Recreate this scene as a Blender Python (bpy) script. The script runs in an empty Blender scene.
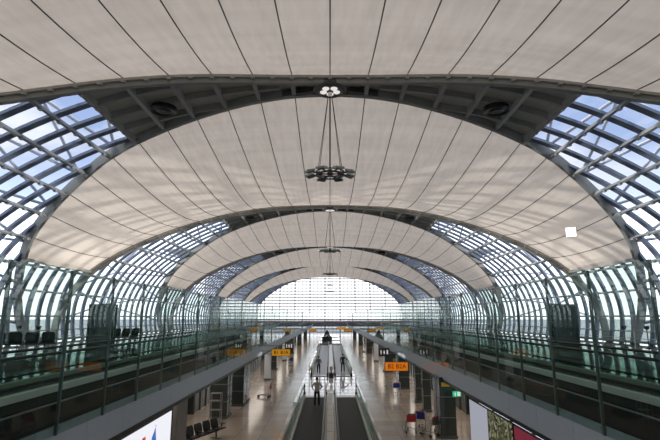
import bpy, bmesh, math, random
from math import sin, cos, pi, radians, sqrt
from mathutils import Vector, Matrix
random.seed(7)
SC = bpy.context.scene
COL = SC.collection

# ------------------------------------------------------------------ materials
def mat(name):
    m = bpy.data.materials.new(name); m.use_nodes = True
    nt = m.node_tree; nt.nodes.clear()
    out = nt.nodes.new('ShaderNodeOutputMaterial')
    return m, nt, out
def N(nt, typ, **kw):
    n = nt.nodes.new(typ)
    for k, v in kw.items():
        if k in n.inputs.keys(): n.inputs[k].default_value = v
        else: setattr(n, k, v)
    return n
def rgba(c): return (c[0], c[1], c[2], 1)
def pbr(name, col, rough=.5, metal=0, var=.08, scale=3.0, emit=None, spec=.5, stretch=None):
    m, nt, out = mat(name)
    b = N(nt, 'ShaderNodeBsdfPrincipled', Roughness=rough, Metallic=metal)
    b.inputs['Specular IOR Level'].default_value = spec
    tc = N(nt, 'ShaderNodeTexCoord'); src = tc.outputs['Object']
    if stretch:
        mp = N(nt, 'ShaderNodeMapping'); mp.inputs['Scale'].default_value = stretch
        nt.links.new(src, mp.inputs[0]); src = mp.outputs[0]
    no = N(nt, 'ShaderNodeTexNoise', Scale=scale, Detail=4.0)
    nt.links.new(src, no.inputs['Vector'])
    mx = N(nt, 'ShaderNodeMix', data_type='RGBA')
    mx.inputs[6].default_value = rgba([c*(1-var) for c in col]); mx.inputs[7].default_value = rgba([min(1, c*(1+var)) for c in col])
    nt.links.new(no.outputs['Fac'], mx.inputs[0]); nt.links.new(mx.outputs[2], b.inputs['Base Color'])
    if emit:
        b.inputs['Emission Color'].default_value = rgba(emit[0]); b.inputs['Emission Strength'].default_value = emit[1]
    nt.links.new(b.outputs[0], out.inputs[0])
    return m
def glass(name, tint, refl=1.0, rough=.0, gtint=(1, 1, 1), base=.05, haze=0, hazecol=(.5, .6, .55), power=4.0):
    m, nt, out = mat(name)
    lw = N(nt, 'ShaderNodeLayerWeight'); lw.inputs[0].default_value = .5
    pw = N(nt, 'ShaderNodeMath', operation='POWER'); pw.inputs[1].default_value = power
    nt.links.new(lw.outputs['Facing'], pw.inputs[0])
    mu = N(nt, 'ShaderNodeMath', operation='MULTIPLY_ADD'); mu.inputs[1].default_value = refl; mu.inputs[2].default_value = base
    mu.use_clamp = True
    nt.links.new(pw.outputs[0], mu.inputs[0])
    tr = N(nt, 'ShaderNodeBsdfTransparent'); tr.inputs[0].default_value = rgba(tint)
    gl = N(nt, 'ShaderNodeBsdfGlossy', Roughness=rough); gl.inputs['Color'].default_value = rgba(gtint)
    src = tr
    if haze:
        df = N(nt, 'ShaderNodeBsdfDiffuse'); df.inputs[0].default_value = rgba(hazecol)
        tl = N(nt, 'ShaderNodeBsdfTranslucent'); tl.inputs[0].default_value = rgba(hazecol)
        m0 = N(nt, 'ShaderNodeMixShader'); m0.inputs[0].default_value = .6
        nt.links.new(df.outputs[0], m0.inputs[1]); nt.links.new(tl.outputs[0], m0.inputs[2])
        m1 = N(nt, 'ShaderNodeMixShader'); m1.inputs[0].default_value = haze
        nt.links.new(tr.outputs[0], m1.inputs[1]); nt.links.new(m0.outputs[0], m1.inputs[2]); src = m1
    ms = N(nt, 'ShaderNodeMixShader')
    nt.links.new(mu.outputs[0], ms.inputs[0]); nt.links.new(src.outputs[0], ms.inputs[1]); nt.links.new(gl.outputs[0], ms.inputs[2])
    nt.links.new(ms.outputs[0], out.inputs[0])
    return m
def emitm(name, col, s):
    m, nt, out = mat(name)
    e = N(nt, 'ShaderNodeEmission', Strength=s); e.inputs[0].default_value = rgba(col)
    nt.links.new(e.outputs[0], out.inputs[0]); return m
def fabric():
    m, nt, out = mat('roof_fabric')
    tc = N(nt, 'ShaderNodeTexCoord')
    mp = N(nt, 'ShaderNodeMapping'); mp.inputs['Scale'].default_value = (3.6, .10, 3.6)
    nt.links.new(tc.outputs['Object'], mp.inputs[0])
    n1 = N(nt, 'ShaderNodeTexNoise', Scale=1.0, Detail=5.0); nt.links.new(mp.outputs[0], n1.inputs['Vector'])
    mp2 = N(nt, 'ShaderNodeMapping'); mp2.inputs['Scale'].default_value = (.06, 1.1, .06)
    nt.links.new(tc.outputs['Object'], mp2.inputs[0])
    n2 = N(nt, 'ShaderNodeTexNoise', Scale=1.0, Detail=3.0); nt.links.new(mp2.outputs[0], n2.inputs['Vector'])
    ad = N(nt, 'ShaderNodeMix', data_type='FLOAT'); ad.inputs[0].default_value = .5; nt.links.new(n1.outputs['Fac'], ad.inputs[2]); nt.links.new(n2.outputs['Fac'], ad.inputs[3])
    cr = N(nt, 'ShaderNodeValToRGB')
    cr.color_ramp.elements[0].position = .34; cr.color_ramp.elements[0].color = (.585, .515, .437, 1)
    cr.color_ramp.elements[1].position = .64; cr.color_ramp.elements[1].color = (.71, .632, .54, 1)
    nt.links.new(ad.outputs[0], cr.inputs[0])
    df = N(nt, 'ShaderNodeBsdfDiffuse'); tl = N(nt, 'ShaderNodeBsdfTranslucent')
    nt.links.new(cr.outputs[0], df.inputs[0]); nt.links.new(cr.outputs[0], tl.inputs[0])
    ms = N(nt, 'ShaderNodeMixShader'); ms.inputs[0].default_value = .30
    nt.links.new(df.outputs[0], ms.inputs[1]); nt.links.new(tl.outputs[0], ms.inputs[2])
    nt.links.new(ms.outputs[0], out.inputs[0]); return m
def tiles(name, col, grout, size, rough, var=.15):
    m, nt, out = mat(name)
    b = N(nt, 'ShaderNodeBsdfPrincipled', Roughness=rough); b.inputs['Specular IOR Level'].default_value = .9
    tc = N(nt, 'ShaderNodeTexCoord')
    br = N(nt, 'ShaderNodeTexBrick', offset=0.0); br.inputs['Scale'].default_value = 1/size
    br.inputs['Brick Width'].default_value = 1; br.inputs['Row Height'].default_value = 1; br.inputs['Mortar Size'].default_value = .012
    br.inputs['Color1'].default_value = rgba([c*(1-var) for c in col]); br.inputs['Color2'].default_value = rgba([c*(1+var) for c in col]); br.inputs['Mortar'].default_value = rgba(grout)
    nt.links.new(tc.outputs['Object'], br.inputs['Vector'])
    no = N(nt, 'ShaderNodeTexNoise', Scale=30.0, Detail=3.0); nt.links.new(tc.outputs['Object'], no.inputs['Vector'])
    mx = N(nt, 'ShaderNodeMix', data_type='RGBA', blend_type='OVERLAY'); mx.inputs[0].default_value = .25
    nt.links.new(br.outputs['Color'], mx.inputs[6]); nt.links.new(no.outputs['Color'], mx.inputs[7])
    nt.links.new(mx.outputs[2], b.inputs['Base Color'])
    nt.links.new(b.outputs[0], out.inputs[0]); return m
def stripes(name, col, dark, scale, rough, axis='X', metal=0, spec=.12):
    m, nt, out = mat(name)
    b = N(nt, 'ShaderNodeBsdfPrincipled', Roughness=rough, Metallic=metal); b.inputs['Specular IOR Level'].default_value = spec
    tc = N(nt, 'ShaderNodeTexCoord')
    w = N(nt, 'ShaderNodeTexWave', Scale=scale, bands_direction=axis); nt.links.new(tc.outputs['Object'], w.inputs['Vector'])
    cr = N(nt, 'ShaderNodeValToRGB'); cr.color_ramp.elements[0].position = .05; cr.color_ramp.elements[0].color = rgba(dark)
    cr.color_ramp.elements[1].position = .2; cr.color_ramp.elements[1].color = rgba(col)
    nt.links.new(w.outputs['Fac'], cr.inputs[0]); nt.links.new(cr.outputs[0], b.inputs['Base Color'])
    nt.links.new(b.outputs[0], out.inputs[0]); return m

M = dict(
    fabric=fabric(),
    seam=pbr('seam_cable', (.10, .10, .09), .6),
    steel=pbr('grey_painted_steel', (.27, .28, .265), .45, .0),
    steel_dark=pbr('dark_painted_steel', (.07, .08, .08), .45),
    steel_lite=pbr('pale_clamping_rail', (.36, .35, .32), .5),
    fin=pbr('blue_grey_louvre_paint', (.17, .205, .28), .4, .2),
    purlin=pbr('purlin_paint', (.34, .35, .34), .4, .2),
    panel=pbr('dark_ceiling_panel', (.46, .46, .42), .6),
    white_steel=pbr('outer_truss_white_paint', (.62, .64, .68), .5),
    glaze=glass('roof_glazing', (.90, .93, .97), refl=.5, base=.03),
    glaze_end=glass('end_wall_glazing', (.76, .77, .78), refl=.3, base=.03),
    glaze_low=glass('frosted_wall_glazing', (.74, .82, .80), refl=.5, base=.04, haze=.38, hazecol=(.62, .70, .68)),
    screen=glass('green_screen_glass', (.64, .73, .70), refl=1.1, base=.06, power=7.0, gtint=(.94, 1, .98)),
    rail_glass=glass('balustrade_glass', (.72, .80, .76), refl=.5, base=.05, gtint=(.9, 1, .97)),
    post=pbr('screen_post_steel', (.10, .135, .13), .35, .1),
    fascia=pbr('blue_grey_fascia', (.42, .47, .53), .35, .1, var=.06),
    black=pbr('black_plastic', (.012, .012, .013), .35),
    lamp_grey=pbr('floodlight_grey_paint', (.34, .40, .37), .45),
    rubber=pbr('black_handrail_rubber', (.015, .015, .016), .3),
    inox=pbr('brushed_stainless', (.55, .56, .55), .28, .9),
    inox_warm=pbr('worn_stainless_deck', (.42, .36, .29), .35, .5),
    skirt=pbr('pale_skirt_metal', (.78, .78, .72), .4),
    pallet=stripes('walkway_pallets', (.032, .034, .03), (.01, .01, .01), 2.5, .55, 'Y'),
    pallet_far=stripes('far_walkway_pallets', (.22, .25, .29), (.07, .08, .09), 2.5, .3, 'Y', spec=.5),  # paler, bluish copy of the pallets: their reflection put into the colour
    floor=tiles('brown_granite_floor', (.40, .325, .265), (.26, .21, .17), 1.2, .15),
    floor_mid=tiles('pale_granite_floor', (.78, .77, .75), (.4, .4, .4), 1.2, .03),
    deck=tiles('upper_deck_stone', (.065, .07, .065), (.04, .04, .04), 1.2, .06),
    dark_strip=pbr('dark_rubber_floor', (.02, .024, .022), .7, spec=.05),
    ceil=pbr('lower_soffit', (.09, .09, .09), .6),
    dark_clad=pbr('dark_glass_cladding', (.035, .045, .042), .12),
    tower=pbr('green_black_tower_glass', (.03, .055, .05), .1, var=.25),
    tower_frame=pbr('tower_frame', (.09, .12, .12), .4, .4),
    wall_lo=pbr('beige_partition', (.30, .29, .24), .6),
    pillar_lo=pbr('brown_grey_plaster', (.23, .21, .19), .55, var=.12),
    white_col=pbr('white_column_paint', (.62, .66, .72), .35),
    orange=pbr('orange_sign_face', (.95, .25, .01), .4, var=.02, emit=((1, .24, .005), .48)),
    amber=pbr('amber_sign_face', (.85, .38, .02), .4, var=.02, emit=((1, .42, .01), .30)),
    yellow=pbr('yellow_sign_face', (.85, .55, .05), .4, var=.02),
    ink=pbr('sign_ink', (.05, .025, .01), .5, var=0),
    white_ink=pbr('white_lettering', (.85, .85, .85), .5, var=0, emit=((1, 1, 1), .35)),
    green_sign=pbr('green_exit_face', (.02, .38, .22), .4, emit=((.02, .8, .45), .4)),
    lit_white=emitm('lit_poster_backlight', (.93, .93, 1.0), .95),
    lit_panel=emitm('lit_white_panel', (.80, .83, .95), .42),
    strip=emitm('linear_lamp', (.75, .80, 1.0), 1.6),
    oculus=emitm('oculus_glint_glow', (1, .93, .88), .8),
    beam_white=emitm('bright_square_face', (1, .98, .95), 2.2),
    skin=pbr('skin', (.42, .25, .17), .5), hair=pbr('black_hair', (.012, .01, .01), .5),
    shirt_grey=pbr('grey_shirt', (.42, .40, .37), .8, var=.25, scale=20), shirt_blue=pbr('dusty_violet_shirt', (.12, .11, .17), .8),
    shirt_dark=pbr('dark_jacket', (.03, .035, .045), .8), trouser=pbr('black_trousers', (.014, .014, .017), .8),
    shoe=pbr('dark_shoes', (.015, .012, .01), .4),
    leaf=pbr('dark_foliage', (.03, .075, .035), .7, var=.5, scale=6),
    red=pbr('red_plastic', (.45, .02, .03), .4), blue=pbr('blue_plastic', (.02, .04, .30), .4),
    pink=pbr('pink_poster', (.55, .22, .22), .5), redpanel=pbr('crimson_advert', (.38, .03, .07), .3, emit=((.45, .02, .08), .15)),
    seat=pbr('black_seat_vinyl', (.013, .014, .015), .35),
    red_line=pbr('red_edge_trim', (.50, .16, .15), .5),
    apron=pbr('apron_concrete', (.42, .42, .41), .8, scale=.05),
    bridge=pbr('bridge_fascia_grey', (.22, .24, .25), .5),
    poster_plants=None, poster_ink_blue=pbr('poster_blue_figure', (.05, .15, .6), .5, var=.3, emit=((.1, .25, .85), .5)),
    poster_ink_red=pbr('poster_red_mark', (.7, .04, .06), .5, emit=((.9, .1, .12), .5)),
)
def plants_poster():
    m, nt, out = mat('leafy_advert_print')
    tc = N(nt, 'ShaderNodeTexCoord')
    v = N(nt, 'ShaderNodeTexNoise', Scale=3.2, Detail=2.0, Distortion=2.5); nt.links.new(tc.outputs['Object'], v.inputs['Vector'])
    cr = N(nt, 'ShaderNodeValToRGB'); e = cr.color_ramp.elements
    e[0].position = .42; e[0].color = (.012, .013, .01, 1); e[1].position = .62; e[1].color = (.30, .30, .20, 1)
    x = e.new(.52); x.color = (.10, .105, .04, 1)
    nt.links.new(v.outputs['Fac'], cr.inputs[0])
    b = N(nt, 'ShaderNodeBsdfPrincipled', Roughness=.4); nt.links.new(cr.outputs[0], b.inputs['Base Color'])
    nt.links.new(cr.outputs[0], b.inputs['Emission Color']); b.inputs['Emission Strength'].default_value = .6
    nt.links.new(b.outputs[0], out.inputs[0]); return m
M['poster_plants'] = plants_poster()

# ------------------------------------------------------------------ mesh helpers
class MB:
    def __init__(s): s.v = []; s.f = []
    def quad(s, a, b, c, d):
        n = len(s.v); s.v += [a, b, c, d]; s.f.append((n, n+1, n+2, n+3))
    def box(s, x0, x1, y0, y1, z0, z1):
        n = len(s.v)
        s.v += [(x, y, z) for z in (z0, z1) for (x, y) in ((x0, y0), (x1, y0), (x1, y1), (x0, y1))]
        for q in ((0, 3, 2, 1), (4, 5, 6, 7), (0, 1, 5, 4), (1, 2, 6, 5), (2, 3, 7, 6), (3, 0, 4, 7)): s.f.append(tuple(n+i for i in q))
        return s
    def sweep(s, pts, secs, closed=False, cap=True):
        """pts unused positions; secs = list of rings (lists of points)"""
        n0 = len(s.v); k = len(secs[0])
        for r in secs: s.v += [tuple(p) for p in r]
        m = len(secs)
        for i in range(m if closed else m-1):
            for j in range(k):
                a = n0+i*k+j; b = n0+i*k+(j+1) % k; i2 = (i+1) % m
                s.f.append((a, b, n0+i2*k+(j+1) % k, n0+i2*k+j))
        if cap and not closed:
            s.f.append(tuple(n0+j for j in range(k))[::-1]); s.f.append(tuple(n0+(m-1)*k+j for j in range(k)))
        return s
    def tube(s, pts, r, seg=8, closed=False, up=None):
        P = [Vector(p) for p in pts]; secs = []
        m = len(P)
        for i, p in enumerate(P):
            if closed: t = P[(i+1) % m]-P[i-1]
            else: t = P[min(i+1, m-1)]-P[max(i-1, 0)]
            t.normalize()
            ref = Vector(up) if up else (Vector((0, 0, 1)) if abs(t.z) < .95 else Vector((0, 1, 0)))
            a = t.cross(ref).normalized(); b = a.cross(t)
            rr = r[i] if isinstance(r, (list, tuple)) else r
            secs.append([p+a*cos(2*pi*j/seg)*rr+b*sin(2*pi*j/seg)*rr for j in range(seg)])
        return s.sweep(None, secs, closed)
    def bar(s, p, q, w, h, up=(0, 0, 1)):
        p = Vector(p); q = Vector(q); t = (q-p).normalized(); a = t.cross(Vector(up)).normalized(); b = a.cross(t)
        secs = [[c-a*w/2-b*h/2, c+a*w/2-b*h/2, c+a*w/2+b*h/2, c-a*w/2+b*h/2] for c in (p, q)]
        return s.sweep(None, secs)
    def lathe(s, cx, cy, prof, seg=20):
        secs = [[(cx+r*cos(2*pi*j/seg), cy+r*sin(2*pi*j/seg), z) for j in range(seg)] for r, z in prof]
        return s.sweep(None, secs)
    def build(s, name, m, parent=None, bevel=0, smooth=False):
        me = bpy.data.meshes.new(name); me.from_pydata([tuple(v) for v in s.v], [], s.f); me.update()
        bm = bmesh.new(); bm.from_mesh(me)
        if not getattr(s, 'keep', False): bmesh.ops.recalc_face_normals(bm, faces=bm.faces)
        if bevel: bmesh.ops.bevel(bm, geom=bm.edges[:], offset=bevel, segments=2, affect='EDGES', clamp_overlap=True)
        bm.to_mesh(me); bm.free()
        if smooth:
            for p in me.polygons: p.use_smooth = True
        me.materials.append(m)
        o = bpy.data.objects.new(name, me); COL.objects.link(o)
        if parent: o.parent = parent
        return o
def tag(o, label, cat, group=None, kind=None):
    o['label'] = label; o['category'] = cat
    if group: o['group'] = group
    if kind: o['kind'] = kind
    return o
def thing(name, label, cat, loc=(0, 0, 0), rz=0, group=None):
    o = bpy.data.objects.new(name, None); COL.objects.link(o); o.empty_display_size = .3
    o.location = loc; o.rotation_euler = (0, 0, rz); return tag(o, label, cat, group)
def struct(o): o['kind'] = 'structure'; return o
def sroot(name, loc=(0, 0, 0)):
    o = bpy.data.objects.new(name, None); COL.objects.link(o); o.location = loc; o['kind'] = 'structure'; return o
def copy_tree(o, loc, rz=None, label=None, group=None):
    def rec(q, par):
        c = q.copy(); COL.objects.link(c); c.parent = par
        for ch in q.children: rec(ch, c)
        return c
    c = rec(o, None); c.location = loc
    if rz is not None: c.rotation_euler = (0, 0, rz)
    if label: c['label'] = label
    if group: c['group'] = group
    return c
def box(name, m, b, parent=None, bevel=0): return MB().box(*b).build(name, m, parent, bevel)
def text(name, body, size, m, parent, loc, rot, depth=.01, align='CENTER'):
    cu = bpy.data.curves.new(name, 'FONT'); cu.body = body; cu.size = size; cu.align_x = align; cu.align_y = 'CENTER'; cu.extrude = depth; cu.offset = size*.012
    t = bpy.data.objects.new('tmp', cu); COL.objects.link(t)
    dg = bpy.context.evaluated_depsgraph_get(); dg.update()
    me = bpy.data.meshes.new_from_object(t.evaluated_get(dg)); bpy.data.objects.remove(t)
    me.materials.clear(); me.materials.append(m)
    o = bpy.data.objects.new(name, me); COL.objects.link(o); o.parent = parent; o.location = loc; o.rotation_euler = rot
    return o

# ------------------------------------------------------------------ hall geometry
A, B, ZC = 20.5, 11.37, 6.0
L = 27.0; YK0 = 21.9
def yk(k): return YK0+L*k
_t = [i*pi*.65/3000 for i in range(3001)]; _s = [0]
for i in range(3000):
    _s.append(_s[-1]+math.hypot(A*(sin(_t[i+1])-sin(_t[i])), B*(cos(_t[i+1])-cos(_t[i]))))
def t_of_s(s):
    lo, hi = 0, 3000
    while hi-lo > 1:
        m = (lo+hi)//2
        if _s[m] < s: lo = m
        else: hi = m
    return _t[lo]+(_t[hi]-_t[lo])*(s-_s[lo])/(_s[hi]-_s[lo])
STEP = 1.82
DT = [(0, .6), (6, .72), (11, 1.05), (16.4, 1.55), (22, 2.1), (27, 2.6), (33, 3.2), (38.3, 3.85), (44.2, 4.75), (50, 5.65), (57, 6.75), (64.5, 7.9), (71, 9.0), (78, 9.9), (85, 10.7), (93, 11.4), (101, 11.9), (120, 12.4)]
def d_of(t):
    g = math.degrees(abs(t))
    for (a, x), (b, y) in zip(DT, DT[1:]):
        if g <= b: return x+(y-x)*(g-a)/(b-a)
    return DT[-1][1]
def t_of_d(d):
    for (a, x), (b, y) in zip(DT, DT[1:]):
        if d <= y: return radians(a+(b-a)*(d-x)/(y-x))
    return radians(110)
def P(t, off, y):
    n = Vector((sin(t)/A, 0, cos(t)/B)).normalized()
    g = max(0, min(1, (math.degrees(abs(t))-42)/28)); g = g*g*(3-2*g)
    return Vector((A*sin(t)*(1+.032*g), y, ZC+B*cos(t)))+n*off
T_END = radians(99.2)       # arch meets the deck
T_MEM = radians(70.8)       # fabric ends here
T_OPQ = t_of_s(STEP*6)      # opaque crown ends here
def frange(a, b, n): return [a+(b-a)*i/n for i in range(n+1)]

def arch_bar(mb, fy, t0, t1, w, o0, o1, n=40):
    """rectangular member along the arch; fy(t) gives y; width w in y; radial from o0 to o1"""
    secs = []
    for t in frange(t0, t1, n):
        y = fy(t); secs.append([P(t, o0, y-w/2), P(t, o0, y+w/2), P(t, o1, y+w/2), P(t, o1, y-w/2)])
    mb.sweep(None, secs)

ORD = {-2: 'far behind the camera', -1: 'just behind the camera', 0: 'nearest the camera, spanning the top of the view', 1: 'second from the camera, above the second hanging lamp', 2: 'third from the camera', 3: 'fourth from the camera', 4: 'farthest from the camera, beside the end glazing'}
KS = [-2, -1, 0, 1, 2, 3, 4]
win = 0
for k in KS:
    yc = yk(k)
    tr = thing('arch_truss', 'grey steel roof arch, '+ORD[k], 'roof truss', (0, 0, 0))
    for sg in (-1, 1):
        mb = MB(); arch_bar(mb, lambda t: yc+sg*d_of(t), -T_END, T_END, .26, -.42, .08, 120)
        mb.build('arch_chord', M['steel'], tr)
        mb = MB(); arch_bar(mb, lambda t: yc+sg*(d_of(t)+.2), -T_MEM, T_MEM, .12, -.2, -.08, 100)
        tt = [i*STEP/2.0 for i in range(-24, 25)]
        for s in tt:
            t = t_of_s(abs(s))*(1 if s >= 0 else -1)
            if abs(t) > T_MEM: continue
            y = yc+sg*(d_of(t)+.2); q = P(t, -.24, y); mb.box(q.x-.09, q.x+.09, q.y-.1, q.y+.1, q.z-.05, q.z+.05)
        mb.build('clamping_rail', M['steel_lite'], tr)
    # opaque crown panels
    mb = MB(); mb.keep = True
    ts = frange(-T_OPQ, T_OPQ, 48)
    for a, b in zip(ts, ts[1:]):
        mb.quad(P(a, .02, yc-d_of(a)), P(b, .02, yc-d_of(b)), P(b, .02, yc+d_of(b)), P(a, .02, yc+d_of(a)))
        mb.quad(P(a, .22, yc-d_of(a)), P(b, .22, yc-d_of(b)), P(b, .22, yc+d_of(b)), P(a, .22, yc+d_of(a)))
    mb.build('crown_panel', M['panel'], tr)
    # ribs over the crown panels
    for sd in (-1, 1):
        mb = MB()
        for j in (-2, -1, 0, 1, 2):
            y = yc+j*1.45
            t0 = max(radians(7), t_of_d(abs(j)*1.45+.1)) if j else radians(7)
            if t0 < T_OPQ: arch_bar(mb, lambda t: y, sd*t0, sd*T_OPQ, .14, -.3, .02, 16)
        for q in range(1, 7):
            t = sd*t_of_s(q*STEP); d = d_of(t)
            mb.bar(P(t, -.22, yc-d), P(t, -.22, yc+d), .2, .3)
        mb.build('crown_rib', M['purlin'], tr)
    # round crown pin; glowing discs put in for the glints on its lens
    mb = MB(); z0 = ZC+B
    mb.lathe(0, yc, [(.30, z0+.1), (.66, z0+.05), (.80, z0-.12), (.82, z0-.40), (.74, z0-.50), (.60, z0-.52), (.56, z0-.47), (.0, z0-.45)], 28)
    mb.build('crown_hub', M['steel_dark'], tr, smooth=False)
    mb = MB()
    for q in range(5):
        a = 2*pi*q/5+.3; mb.lathe(.34*cos(a), yc+.34*sin(a), [(.0, z0-.54), (.13, z0-.53), (.17, z0-.50), (.17, z0-.45)], 12)
    mb.build('hub_lens_glint', M['oculus'], tr)
    mb = MB()
    for sd in (-1, 1):
        for dy in (-.5, .5):
            mb.bar((sd*.5, yc+dy*.5, z0-.22), (sd*2.4, yc+dy*1.35, z0-.28), .2, .28)
    mb.build('hub_arm', M['steel_dark'], tr)
    for sd in (-1, 1):                     # round loudspeaker ring recessed in the crown
        c = P(sd*radians(24), -.34, yc+.35); mb = MB()
        secs = [(.62, c.z+.16), (.66, c.z-.02), (.58, c.z-.1), (.40, c.z-.04), (.2, c.z-.09), (.0, c.z-.09)]
        mb.lathe(c.x, c.y, secs, 20); mb.build('ceiling_loudspeaker', M['black'], tr)
    # outer truss above the glass
    mb = MB(); pts = [P(t, 2.5-.9*abs(t)/T_END, yc) for t in frange(-T_END, T_END, 60)]
    mb.tube(pts, .19, 8); mb.build('outer_chord', M['white_steel'], tr, smooth=True)
    mb = MB(); ss = [i*STEP*1.5 for i in range(-9, 10)]; prev = None
    for i, s in enumerate(ss):
        t = t_of_s(abs(s))*(1 if s >= 0 else -1)
        if abs(t) > T_END: continue
        top = P(t, 2.5-.9*abs(t)/T_END, yc)
        s2 = s+STEP*.75; t2 = t_of_s(min(abs(s2), _s[-1]-1))*(1 if s2 >= 0 else -1)
        s3 = s-STEP*.75; t3 = t_of_s(min(abs(s3), _s[-1]-1))*(1 if s3 >= 0 else -1)
        for sg in (-1, 1):
            for tq in (t2, t3):
                if abs(tq) < T_END: mb.tube([top, P(tq, .1, yc+sg*d_of(tq))], .09, 6)
    mb.build('outer_brace', M['white_steel'], tr, smooth=True)
    # glazed lens each side
    for sd in (-1, 1):
        win += 1; w = sroot('window_%d' % win)
        mb = MB(); mb.keep = True; ts = frange(T_OPQ, T_END, 40)
        for a, b in zip(ts, ts[1:]):
            mb.quad(P(sd*a, .06, yc-d_of(a)), P(sd*b, .06, yc-d_of(b)), P(sd*b, .06, yc+d_of(b)), P(sd*a, .06, yc+d_of(a)))
        mb.build('pane', M['glaze'], w)
        mb = MB(); j = -8
        while j <= 8:
            y = yc+j*1.45; t0 = max(T_OPQ, t_of_d(abs(j)*1.45)) if j else T_OPQ
            if abs(j)*1.45 < 11.6 and t0 < T_END-.05: arch_bar(mb, lambda t: y, sd*t0, sd*T_END, .40, -.11, .03, 30)
            j += 1
        mb.build('mullion', M['fin'], w)
        mb = MB()
        for q in range(6, 16):
            t = sd*t_of_s(q*STEP)
            if abs(t) > T_END: continue
            d = d_of(t); n = (P(t, 1, 0)-P(t, 0, 0)); mb.bar(P(t, -.30, yc-d), P(t, -.30, yc+d), .12, .22, up=n)
            for j in range(-8, 9):
                if abs(j)*1.45 < d:
                    c = P(t, -.42, yc+j*1.45); mb.box(c.x-.07, c.x+.07, c.y-.1, c.y+.1, c.z-.07, c.z+.07)
        mb.build('purlin', M['purlin'], w)

# fabric bays
bays = [(k, yk(k), yk(k+1)) for k in KS[:-1]]
for k, ya, yb in bays:
    mb = MB(); mb.keep = True
    NT, NY = 96, 20
    def mp_(t, v):
        d = d_of(t)+.12; y0 = ya+d; y1 = yb-d; w = y1-y0
        sag = 1.85*(w/25.6)**1.6*(1-(2*v-1)**2)
        return P(t, -sag, y0+w*v)
    ts = frange(-T_MEM, T_MEM, NT)
    for t in ts: mb.v += [mp_(t, j/NY) for j in range(NY+1)]
    for i in range(NT):
        for j in range(NY):
            a = i*(NY+1)+j; mb.f.append((a, a+1, a+NY+2, a+NY+1))
    c = struct(mb.build('ceiling', M['fabric'], None, smooth=True))
    mb = MB()
    for q in range(-12, 13):
        t = (1 if q >= 0 else -1)*t_of_s(abs(q)*STEP)
        if abs(t) > T_MEM: continue
        def off(v, e): p = mp_(t, v); n = (P(t, 1, 0)-P(t, 0, 0)); return p-n*e
        mb.tube([off(v, .02) for v in frange(0, 1, 24)], .026, 5)
    mb.build('seam', M['seam'], c)
    # bottom hem + glazing under the fabric
    for sd in (-1, 1):
        win += 1; w = sroot('window_%d' % win)
        mb = MB(); mb.keep = True; ts = frange(T_MEM, T_END, 14)
        for a, b in zip(ts, ts[1:]):
            mb.quad(P(sd*a, .05, ya+d_of(a)), P(sd*b, .05, ya+d_of(b)), P(sd*b, .05, yb-d_of(b)), P(sd*a, .05, yb-d_of(a)))
        mb.build('pane', M['glaze_low'], w)
        mb = MB()
        ym = (ya+yb)/2
        for j in range(-3, 4):
            y = ym+j*1.3
            if abs(j)*1.3 > 13.5-9.1: continue
            tend = min(T_END, t_of_d(13.5-abs(j)*1.3)) if j else T_END
            arch_bar(mb, lambda t: y, sd*T_MEM, sd*tend, .40, -.11, .03, 14)
        mb.build('mullion', M['fin'], w)
        mb = MB(); t = sd*T_MEM; d = d_of(t); mb.bar(P(t, -.12, ya+d), P(t, -.12, yb-d), .18, .22)
        for q in range(12, 16):
            t = sd*t_of_s(q*STEP)
            if abs(t) > T_END: continue
            d = d_of(t); mb.bar(P(t, -.28, ya+d), P(t, -.28, yb-d), .12, .2, up=(P(t, 1, 0)-P(t, 0, 0)))
        mb.build('purlin', M['purlin'], w)

# ------------------------------------------------------------------ floors, decks
Y0, Y1 = -34, 172
YT = yk(4)+1.0
struct(box('floor', M['floor'], (-22, -2.6, Y0, Y1, -.3, 0)))
struct(box('floor', M['floor'], (2.6, 22, Y0, Y1, -.3, 0)))
struct(box('floor', M['floor_mid'], (-2.6, 2.6, Y0, Y1, -.3, 0)))
g = box('ground', M['apron'], (-900, 900, -500, 1500, -1.2, -.9)); g['kind'] = 'structure'
for sd, nm in ((-1, 'left'), (1, 'right')):
    x0, x1 = sorted((sd*5.8, sd*21.3))
    x0, x1 = (x0, x1-.2) if sd < 0 else (x0+.2, x1)
    struct(box('floor', M['deck'], (x0, x1, Y0, 165, 3.9, 4.2)))
    xs = sorted((sd*6.1, sd*20.4))
    struct(box('ceiling', M['ceil'], (xs[0], xs[1], Y0, 165, 2.95, 3.05)))
    xs = sorted((sd*6.0, sd*6.72)); struct(box('floor', M['dark_strip'], (xs[0], xs[1], Y0, 165, 4.19, 4.208)))
    # fascia in panels
    mb = MB(); y = Y0
    while y < 165:
        xs = sorted((sd*5.80, sd*5.86)); mb.box(xs[0], xs[1], y+.006, min(y+2.1, 165)-.006, 2.86, 3.74)
        y += 2.1
    f = struct(mb.build('trim_%s_fascia' % nm, M['fascia']))
    xs = sorted((sd*5.845, sd*5.99)); box('slab_edge', M['black'], (xs[0], xs[1], Y0, 165, 2.9, 4.19), f)
    xs = sorted((sd*5.78, sd*6.25)); box('soffit_edge', M['black'], (xs[0], xs[1], Y0, 165, 2.74, 2.86), f)
    # lower outer glazing
    w = sroot('window_%d' % (win+1)); win += 1
    mb = MB(); mb.keep = True; mb.quad((sd*20.2, Y0, 0), (sd*20.2, Y1, 0), (sd*20.2, Y1, 4), (sd*20.2, Y0, 4)); mb.build('pane', M['glaze'], w)
    mb = MB(); y = Y0
    while y < Y1: mb.box(sd*20.2-.1, sd*20.2+.1, y-.06, y+.06, 0, 4); y += 3
    mb.box(sd*20.2-.08, sd*20.2+.08, Y0, Y1, 1.1, 1.2); mb.build('mullion', M['fin'], w)
struct(box('wall_back', M['panel'], (-22, 22, Y0-.4, Y0, 0, 19)))

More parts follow.
